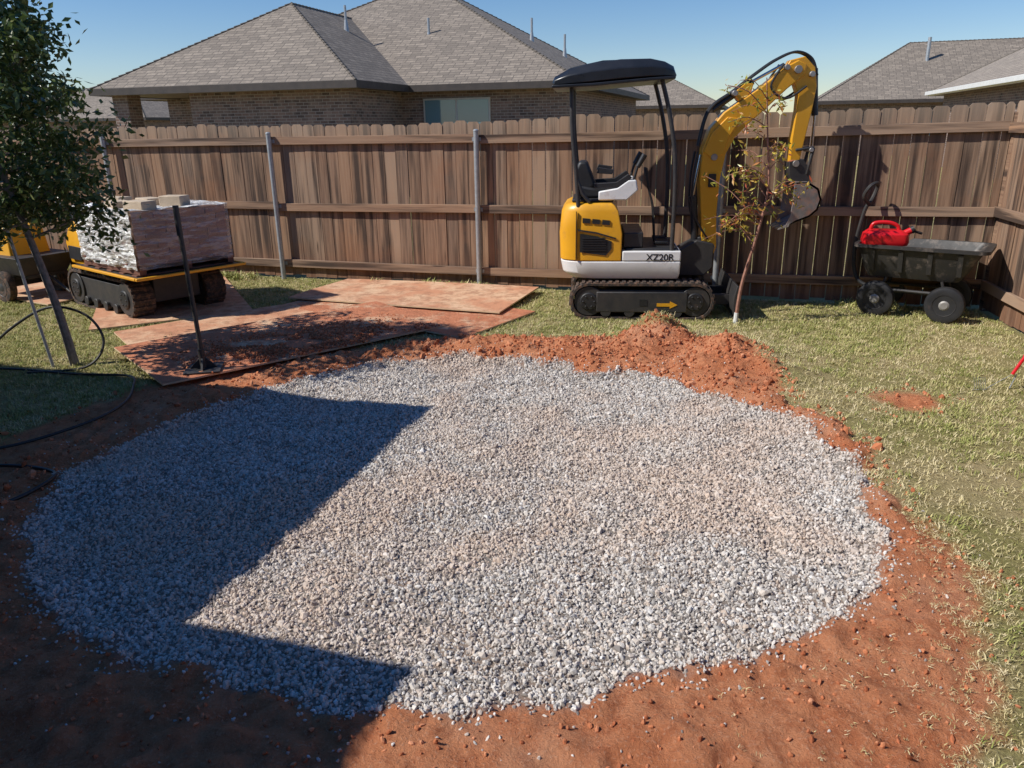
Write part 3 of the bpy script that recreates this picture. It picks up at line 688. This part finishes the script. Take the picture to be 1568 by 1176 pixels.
mb.loft(secs);mb.obj('canopy_roof',M_canopy,EX,bevel=.008,smooth=True)
mb=MB();mb.prism([(-.84,2.055),(-.5,2.065),(0,2.10),(.215,2.11),(.215,2.135),(0,2.125),(-.5,2.09),(-.84,2.08)],-.468,.468)
for s in(-.22,0,.22): mb.prism([(-.7,2.20),(-.4,2.262),(.0,2.272),(.1,2.25),(.1,2.262),(0,2.29),(-.4,2.285),(-.7,2.23)],s-.03,s+.03)
mb.obj('canopy_ribs',M_canopy,EX,bevel=.006)
mb=MB();mb.prism([(.34,.36),(.60,.36),(.68,.44),(.68,.66),(.52,.70),(.34,.60)],-.13,.13);mb.cyl((.56,0,.30),(.56,0,.72),.06);mb.obj('swing_bracket',M_dark,EX,bevel=.01)
# boom group is slewed a little so it lines up with the undercarriage
BG=bpy.data.objects.new('boom_group',None);COL.objects.link(BG);BG.parent=EX;BG.location=(.56,0,0);BG.rotation_euler=(0,0,R(6))
def w2(P): return [(x-1.27-.56,z) for x,z in P]
boom=[(1.90,.56),(1.84,.62),(1.81,.95),(1.78,1.25),(1.79,1.52),(1.85,1.70),(1.97,1.84),(2.12,1.94),(2.30,2.06),(2.50,2.22),(2.60,2.27),(2.68,2.23),(2.66,2.14),(2.52,2.03),(2.36,1.88),(2.20,1.74),(2.08,1.62),(2.01,1.48),(1.97,1.25),(1.96,.95),(1.98,.62),(1.96,.56)]
mb=MB();mb.prism(w2(boom),-.065,.065);mb.obj('boom',M_yel,BG,bevel=.010,seg=3)
mb=MB();mb.prism(w2([(1.80,1.50),(1.86,1.66),(2.0,1.80),(2.12,1.78),(2.02,1.62),(1.98,1.48),(1.9,1.42)]),-.078,.078)
mb.prism(w2([(2.10,1.93),(2.2,2.0),(2.22,2.08),(2.14,2.08),(2.04,2.0)]),-.05,.05);mb.obj('boom_brackets',M_yel,BG,bevel=.006)
mb=MB();mb.box(1.86-1.83,1.93-1.83,-.0825,-.0665,1.18,1.30);mb.obj('work_light',M_blk,BG,bevel=.006)
stick=[(2.46,2.14),(2.53,2.27),(2.66,2.30),(2.76,2.21),(2.79,2.05),(2.77,1.85),(2.73,1.60),(2.70,1.40),(2.66,1.33),(2.61,1.38),(2.61,1.60),(2.63,1.85),(2.63,1.97),(2.58,2.09)]
mb=MB();mb.prism(w2(stick),-.05,.05);mb.obj('dipper_arm',M_yel,BG,bevel=.008,seg=3)
def S(p): return (p[0]-.56,p[1],p[2])
mb=MB()
for x,z,r in[(2.60,2.19,.035),(2.66,1.38,.03),(2.05,2.0,.025),(2.5,2.21,.025),(1.92,.62,.04),(1.90,1.45,.03),(2.73,2.15,.025),(2.79,1.5,.02)]:
    mb.cyl((x-1.83,-.085,z),(x-1.83,.085,z),r,n=16)
mb.obj('pins',M_steel,BG,bevel=.003)
mb=MB()
mb.cyl(S((.52,-.02,.50)),S((.475,-.02,1.05)),.034);mb.cyl(S((.475,-.02,1.05)),S((.465,-.02,1.10)),.040)
mb.cyl(S((.60,0,1.86)),S((.95,0,2.10)),.030)
mb.cyl(S((1.50,0,2.20)),S((1.545,0,1.80)),.030)
for s in(-.03,.03):
    mb.tube(smoothpath([S(p) for p in[(.49,s,1.55),(.57,s,1.86),(.78,s,2.02),(.98,s,2.17),(1.15,s,2.28),(1.32,s,2.34),(1.46,s,2.28),(1.52,s,2.14)]]),.011)
    mb.tube(smoothpath([S(p) for p in[(.62,s*2,.70),(.47,s*2,.95),(.45,s*2,1.25),(.48,s*2,1.5)]]),.011)
    mb.tube(smoothpath([S(p) for p in[(1.20,s*2.2,2.24),(1.10,s*2.2,2.05),(1.25,s*2.2,1.95),(1.42,s*2.2,2.05)]]),.010)
mb.obj('hydraulics',M_blk,BG,smooth=True)
mb=MB();mb.cyl(S((.465,-.02,1.1)),S((.52,-.02,1.47)),.016);mb.cyl(S((.95,0,2.10)),S((1.22,0,2.24)),.014);mb.cyl(S((1.545,0,1.80)),S((1.55,0,1.52)),.014);mb.obj('cylinder_rods',M_chrome,BG,smooth=True)
def SP(P): return [(x-.56,z) for x,z in P]
mb=MB()
for s in(-.06,.06):
    mb.tube([S((1.38,s,1.50)),S((1.545,s,1.52))],.014);mb.tube([S((1.545,s,1.52)),S((1.50,s,1.28))],.016)
mb.prism(SP([(1.33,1.40),(1.46,1.42),(1.54,1.30),(1.52,1.20),(1.40,1.20),(1.34,1.28)]),-.07,.07);mb.obj('bucket_linkage',M_dark,BG,bevel=.004)
arc=SP([(1.37,1.22),(1.50,1.22),(1.60,1.16),(1.635,1.06),(1.61,.96),(1.54,.90),(1.42,.855),(1.32,.81)])
mb=MB();inn=SP([(1.39,1.20),(1.49,1.20),(1.58,1.145),(1.612,1.06),(1.59,.975),(1.53,.92),(1.41,.875),(1.32,.82)])
mb.prism(arc+inn[::-1],-.15,.15)
for s in(-.15,.14): mb.prism(arc+SP([(1.36,.93),(1.37,1.05)]),s,s+.010)
mb.obj('bucket',M_bkt,BG,bevel=.003)
mb=MB()
for s in(-.13,-.045,.045,.13): mb.loft([[S((1.36,s-.022,.85)),S((1.36,s+.022,.85)),S((1.35,s+.022,.815)),S((1.35,s-.022,.815))],[S((1.26,s-.012,.795)),S((1.26,s+.012,.795)),S((1.26,s+.012,.785)),S((1.26,s-.012,.785))]])
mb.obj('bucket_teeth',M_steel,BG)
tx=bpy.data.curves.new('side_label','FONT');tx.body='XZ20R';tx.size=.085;tx.extrude=.0008;tx.offset=.0015
to=bpy.data.objects.new('side_label',tx);COL.objects.link(to);to.parent=EX;to.location=(.03,-.4265,.555);to.rotation_euler=(R(90),0,0);tx.materials.append(M_fine)

# ---------------------------------------------------------------- tracked dumper + paver pallet
da=math.atan2(-.64,.77)
DU=empty('tracked_dumper',(-3.62,7.92,0),da)
track('near_track',DU,-.40,.22,.74,.195,-.32);track('far_track',DU,.36,.22,.74,.195,-.32)
mb=MB();mb.box(-.9,.35,-.26,.22,.14,.38);mb.obj('chassis',M_dark,DU,bevel=.01)
mb=MB();mb.box(-.70,.66,-.54,.54,.435,.455)
for x in(-.5,-.1,.3): mb.box(x-.03,x+.03,-.53,.53,.395,.433)
mb.obj('load_bed',M_dark,DU,bevel=.006)
mb=MB();mb.box(.665,.70,-.57,.57,.435,.462);mb.box(-.70,.663,-.575,-.543,.435,.462);mb.box(-.70,.663,.543,.575,.435,.462);mb.obj('bed_rim',M_yel,DU,bevel=.006)
mb=MB();mb.loft([lev([(-1.25,-.36),(-.82,-.38),(-.82,.38),(-1.25,.36)],.40),lev([(-1.26,-.38),(-.80,-.40),(-.80,.40),(-1.26,.38)],.62),lev([(-1.20,-.33),(-.84,-.36),(-.84,.36),(-1.20,.33)],.86)]);mb.obj('engine_cover',M_yel,DU,bevel=.02,seg=3)
mb=MB();mb.box(-1.16,-.86,-.402,-.385,.46,.60);mb.box(-1.18,-.86,-.3,.3,.862,.91);mb.box(-1.45,-.85,-.3,.3,.30,.398)
for s in(-.3,.3):
    mb.tube(smoothpath([(-1.15,s,.8),(-1.32,s,1.0),(-1.48,s,1.02)]),.016);mb.cyl((-1.36,s,1.015),(-1.50,s,1.02),.022)
    mb.tube([(-1.0,s*.4,.9),(-1.02,s*.4,1.12)],.008);mb.cyl((-1.02,s*.4,1.1),(-1.02,s*.4,1.15),.018)
mb.obj('controls',M_blk,DU,bevel=.004)
PL=empty('paver_pallet',(-3.62,7.92,.062),da);PL.scale=(.97,.97,.97)
mb=MB()
for i in range(7): mb.box(-.60+i*.185,-.50+i*.185,-.52,.52,.50,.518)
for y in(-.5,-.03,.44): mb.box(-.62,.62,y,y+.07,.42,.498)
for i in range(5): mb.box(-.60+i*.27,-.50+i*.27,-.52,.52,.402,.418)
mb.obj('pallet',M_pal,PL,bevel=.003)
m,nt,b=nodes('clay_pavers');at=N(nt,'ShaderNodeAttribute',attribute_name='rnd')
c=ramp(nt,at.outputs['Fac'],[(0,(.27,.15,.10)),(.4,(.33,.19,.13)),(.75,(.29,.19,.14)),(1,(.37,.235,.165))]);nt.links.new(c,b.inputs['Base Color']);b.inputs['Roughness'].default_value=.85
M_pav=m;mb=MB();rr=random.Random(3)
for L in range(7):
    z=.52+L*.0705
    for i in range(6):
        for j in range(9):
            if 0<i<5 and 0<j<8 and L<6: continue
            mb.cur=rr.random();x=-.60+i*.2;y=-.485+j*.108;d=rr.uniform(-.003,.003);mb.box(x+.001+d,x+.199+d,y+.001+d,y+.107+d,z,z+.0695)
mb.obj('pavers',M_pav,PL)
mb=MB();rr=random.Random(8)
for x,y,a,l,h in[(.42,-.30,.2,.28,.09),(.10,-.36,-.1,.24,.08),(.38,.08,.5,.24,.11),(.05,-.02,0,.26,.08),(-.25,-.2,.3,.22,.09)]:
    T=Matrix.Translation((x,y,1.016))@Matrix.Rotation(a,4,'Z');mb.box(-l/2,l/2,-.085,.085,0,h,0,T)
mb.obj('loose_blocks',M_conc,PL,bevel=.008)
m,nt,b=nodes('stretch_wrap');v=objvec(nt,(.7,.7,5));b.inputs['Base Color'].default_value=(.88,.88,.87,1);b.inputs['Roughness'].default_value=.14;b.inputs['Specular IOR Level'].default_value=1.
tr=nt.nodes.new('ShaderNodeBsdfTransparent');mx=nt.nodes.new('ShaderNodeMixShader')
at=N(nt,'ShaderNodeAttribute',attribute_name='rnd')
wr=noiz(nt,5,6,v,.7);f=ramp(nt,wr,[(.38,.20),(.50,.50),(.60,1.)]);mu=N(nt,'ShaderNodeMath',operation='MULTIPLY');mu.use_clamp=True;nt.links.new(f,mu.inputs[0]);nt.links.new(at.outputs['Fac'],mu.inputs[1])
nt.links.new(mu.outputs[0],mx.inputs[0]);nt.links.new(tr.outputs[0],mx.inputs[1]);nt.links.new(b.outputs[0],mx.inputs[2]);nt.links.new(mx.outputs[0],nt.nodes['Material Output'].inputs[0])
bump(nt,b,noiz(nt,7,6,objvec(nt,(1,1,2.5)),.6),1.,.08);M_wrap=m
mb=MB()
def wsheet(a,bp,z0,z1,nrm,dens,nu=60,nv=24):
    vs=[];a=Vector((*a,0));bp=Vector((*bp,0));nr=Vector((*nrm,0))
    for j in range(nv+1):
        for i in range(nu+1):
            p=a.lerp(bp,i/nu);z=z0+(z1-z0)*j/nv;ed=min(i,nu-i,4)/4
            nz=mnoise.noise(Vector((p.x*8,p.y*8,z*18+3)));d=.016+.034*(1-abs(nz)*3)*ed*.6+.012*nz
            vs.append(p+nr*max(d,.003)+Vector((0,0,z)))
    mb.cur=dens;mb.add(vs,[(j*(nu+1)+i,j*(nu+1)+i+1,(j+1)*(nu+1)+i+1,(j+1)*(nu+1)+i) for j in range(nv) for i in range(nu)])
wsheet((-.615,-.50),(.615,-.50),.47,1.03,(0,-1),1.6)
wsheet((.615,-.50),(.615,.50),.47,1.03,(1,0),.48)
wsheet((-.615,.50),(-.615,-.50),.47,1.03,(-1,0),1.)
wsheet((.615,.50),(-.615,.50),.47,1.03,(0,1),1.)
vs=[]
for j in range(17):
    for i in range(33):
        x=-.63+1.26*i/32;y=-.515+1.03*j/16;vs.append((x,y,1.020+.04*abs(mnoise.noise(Vector((x*6,y*6,1))))))
mb.cur=1.7;mb.add(vs,[(j*33+i,j*33+i+1,(j+1)*33+i+1,(j+1)*33+i) for j in range(16) for i in range(32)])
mb.obj('plastic_wrap',M_wrap,PL,smooth=True)

HC=empty('utility_trailer',(-5.35,8.55,0),R(-30))
def wheel(mb,c,ax,r,w,mt=0,mh=1):
    mb.lathe([(r*.55,-w*.42),(r*.80,-w*.5),(r*.95,-w*.42),(r,-w*.2),(r,w*.2),(r*.95,w*.42),(r*.80,w*.5),(r*.55,w*.42)],c,ax,28,mt)
    mb.lathe([(r*.10,-w*.50),(r*.30,-w*.40),(r*.50,-w*.25),(r*.585,-w*.48),(r*.585,w*.48),(r*.5,w*.25),(r*.3,w*.4),(r*.1,w*.5)],c,ax,20,mh)
mb=MB();wheel(mb,(0,-.3,.17),(0,1,0),.17,.09);wheel(mb,(0,.3,.17),(0,1,0),.17,.09);mb.cyl((0,-.3,.17),(0,.3,.17),.015,m=1);mb.obj('wheels',[M_rub,M_dark],HC,smooth=True)
mb=MB();mb.loft([lev([(-.5,-.25),(.3,-.25),(.3,.25),(-.5,.25)],.30),lev([(-.62,-.32),(.38,-.32),(.38,.32),(-.62,.32)],.50)]);mb.tube([(.3,0,.3),(.7,0,.12)],.016);mb.box(-.4,.3,-.2,.2,.26,.298);mb.box(-.03,.03,-.2,.2,.17,.26);mb.obj('tray',M_dark,HC,bevel=.015)
mb=MB();mb.loft([lev([(-.5,-.22),(.1,-.22),(.1,.22),(-.5,.22)],.46),lev([(-.5,-.20),(.05,-.20),(.05,.20),(-.5,.20)],.80)]);mb.obj('load_box',M_yel,HC,bevel=.02)

# ---------------------------------------------------------------- garden dump cart
WA=math.atan2(-.6,.83)
WG=empty('garden_dump_cart',(3.72,7.0,0),WA)
W=MB()
def rrect(x0,x1,y0,y1,r,z,n=4):
    P=[]
    for cx,cy,a0 in((x1-r,y1-r,0),(x0+r,y1-r,90),(x0+r,y0+r,180),(x1-r,y0+r,270)):
        for i in range(n+1):
            a=R(a0+90*i/n);P.append((cx+r*math.cos(a),cy+r*math.sin(a),z))
    return P
secs=[rrect(-.40,.36,-.03,.37,.06,.36),rrect(-.44,.42,-.07,.41,.07,.44),rrect(-.50,.52,-.12,.46,.08,.63),rrect(-.535,.575,-.155,.495,.08,.635),rrect(-.535,.575,-.155,.495,.08,.665),rrect(-.50,.52,-.12,.46,.07,.665),rrect(-.46,.47,-.09,.43,.07,.60),rrect(-.39,.38,-.02,.36,.06,.40)]
W.loft(secs);
for x in(-.36,-.12,.12,.36): W.loft([[(x-.02,-.06,.42),(x+.02,-.06,.42),(x+.02,-.085,.42),(x-.02,-.085,.42)],[(x-.02,-.10,.62),(x+.02,-.10,.62),(x+.02,-.135,.62),(x-.02,-.135,.62)]])
W.obj('tub',M_tub,WG,smooth=True)
W=MB()
for x,y in((-.29,-.10),(.29,-.10),(-.29,.44),(.29,.44)):
    wheel(W,(x,y,.165),(0,1,0),.165,.085)
W.obj('wheels',[M_blk,M_dark],WG,smooth=True)
W=MB()
for x,y in((-.29,-.10),(.29,-.10)): W.lathe([(.03,-.045),(.045,-.035),(.05,-.02)],(x,y,.165),(0,1,0),16)
W.obj('hubs',M_hub,WG)
W=MB()
for x in(-.29,.29):
    W.cyl((x,-.1,.165),(x,.44,.165),.012)
    for y in(-.02,.36): W.tube([(x,y,.165),(x*.8,y,.36)],.014)
W.tube([(-.29,.0,.24),(.29,.0,.24)],.014);W.tube([(-.29,.34,.24),(.29,.34,.24)],.014);W.tube([(-.3,.17,.2),(.3,.17,.2)],.016)
W.tube(smoothpath([(-.32,.17,.2),(-.52,.17,.28),(-.58,.17,.55),(-.54,.17,.90),(-.50,.17,1.02)]),.018)
W.tube(smoothpath([(-.50,.17,1.0),(-.54,.11,1.07),(-.50,.10,1.16),(-.46,.17,1.19),(-.46,.24,1.16),(-.48,.23,1.07),(-.50,.17,1.0)]),.019)
W.obj('frame_and_handle',M_dark,WG,smooth=True)
GCn=empty('gas_can',(3.50,7.18,.655),R(-15))
W=MB();W.loft([rrect(-.20,.17,-.12,.12,.05,0),rrect(-.21,.18,-.13,.13,.05,.03),rrect(-.20,.17,-.12,.12,.05,.10),rrect(-.16,.12,-.08,.08,.04,.135)]);W.obj('body',M_red,GCn,bevel=.012,smooth=True,seg=3)
W=MB();W.tube(smoothpath([(-.15,0,.12),(-.12,0,.19),(0,0,.20),(.08,0,.17),(.10,0,.12)]),.017,10);W.cyl((.13,0,.09),(.20,0,.13),.03);W.obj('handle',M_red,GCn,smooth=True)
W=MB();W.cyl((.20,0,.13),(.225,0,.145),.034);W.tube([(.2,0,.13),(.30,.03,.10)],.012);W.obj('cap',M_blk,GCn,smooth=True)

# ---------------------------------------------------------------- hand tamper, hoses, bits
TP=empty('hand_tamper',(-2.32,5.54,.045),R(12))
W=MB();W.box(-.13,.13,-.13,.13,.0,.014);W.prism([(-.10,.014),(.10,.014),(.025,.09),(-.025,.09)],-.008,.008);
W.loft([[(-.008,-.10,.014),(.008,-.10,.014),(.008,.10,.014),(-.008,.10,.014)],[(-.008,-.025,.09),(.008,-.025,.09),(.008,.025,.09),(-.008,.025,.09)]])
W.cyl((0,0,.01),(-.005,0,.16),.024);W.cyl((0,0,.1),(-.03,0,1.20),.017);W.cyl((-.027,0,1.0),(-.03,0,1.21),.021);W.obj('tamper_body',M_dark,TP,bevel=.002)
def hose(pts,r=.009):
    W=MB();W.tube(smoothpath(pts,8),r,8);return W.obj('garden_hose',M_hose,smooth=True)
hose([(-4.6,5.6,.02),(-3.97,5.72,.02),(-3.3,5.55,.02),(-2.85,5.45,.03),(-2.70,5.2,.03),(-2.60,4.85,.03),(-2.66,4.5,.03),(-2.95,4.15,.02),(-3.4,4.0,.02)])
hose([(-3.3,3.85,.02),(-2.8,3.88,.02),(-2.5,3.80,.02),(-2.44,3.68,.02),(-2.5,3.45,.02),(-2.7,3.2,.02)],.010)
hose([(-4.3,5.9,.02),(-3.95,5.95,.30),(-3.6,5.9,.46),(-3.3,5.85,.40),(-3.18,5.8,.2),(-3.3,5.7,.03),(-3.7,5.6,.02)],.010)
W=MB();W.tube([(0,0,0),(.03,0,.10)],.004);W.tube([(0.0,0,.1),(.06,0,.22)],.011,m=1);W.tube([(.06,0,.22),(.10,0,.29)],.014,m=1)
for i in range(6): W.tube([(-.25+.015*i,-.02,0),(-.27+.015*i,-.02,.09)],.0015)
W.tube([(-.27,-.02,.0),(-.17,-.02,0)],.002);W.tube([(-.17,-.02,.01),(0,0,.1)],.002)
W.obj('hand_rake',[M_galv,M_red],loc=(3.40,4.95,0))

# ---------------------------------------------------------------- light, sky, camera
az=R(12);el=R(44)
w=bpy.data.worlds.new('World');scene.world=w;w.use_nodes=True;nt=w.node_tree;bg=nt.nodes['Background']
sk=nt.nodes.new('ShaderNodeTexSky');sk.sky_type='NISHITA';sk.sun_disc=False;sk.sun_elevation=el;sk.sun_rotation=R(258);sk.air_density=1.0;sk.dust_density=0;sk.ozone_density=1.5
hs=nt.nodes.new('ShaderNodeHueSaturation');hs.inputs['Saturation'].default_value=1.3;hs.inputs['Value'].default_value=1
nt.links.new(sk.outputs[0],hs.inputs['Color']);c=mixc(nt,1.0,hs.outputs[0],(.95,1.0,1.18),'MULTIPLY')
nt.links.new(c,bg.inputs[0]);bg.inputs[1].default_value=.092
L=bpy.data.lights.new('sun','SUN');L.energy=5.0;L.angle=R(.5);L.color=(1,.955,.88);so=bpy.data.objects.new('sun',L);COL.objects.link(so)
d=Vector((math.cos(az)*math.cos(el),math.sin(az)*math.cos(el),-math.sin(el)));so.rotation_euler=d.to_track_quat('-Z','Y').to_euler()
cam=bpy.data.cameras.new('camera');cam.lens=27;cam.sensor_width=36;cam.clip_end=2000;cam.clip_start=.05
cob=bpy.data.objects.new('camera',cam);COL.objects.link(cob)
cob.matrix_world=Matrix.Translation((0,0,1.75))@Matrix.Rotation(R(90-18.57),4,'X')@Matrix.Rotation(R(-.9),4,'Z')
scene.camera=cob
scene.view_settings.view_transform='Standard';scene.view_settings.look='None';scene.view_settings.exposure=0
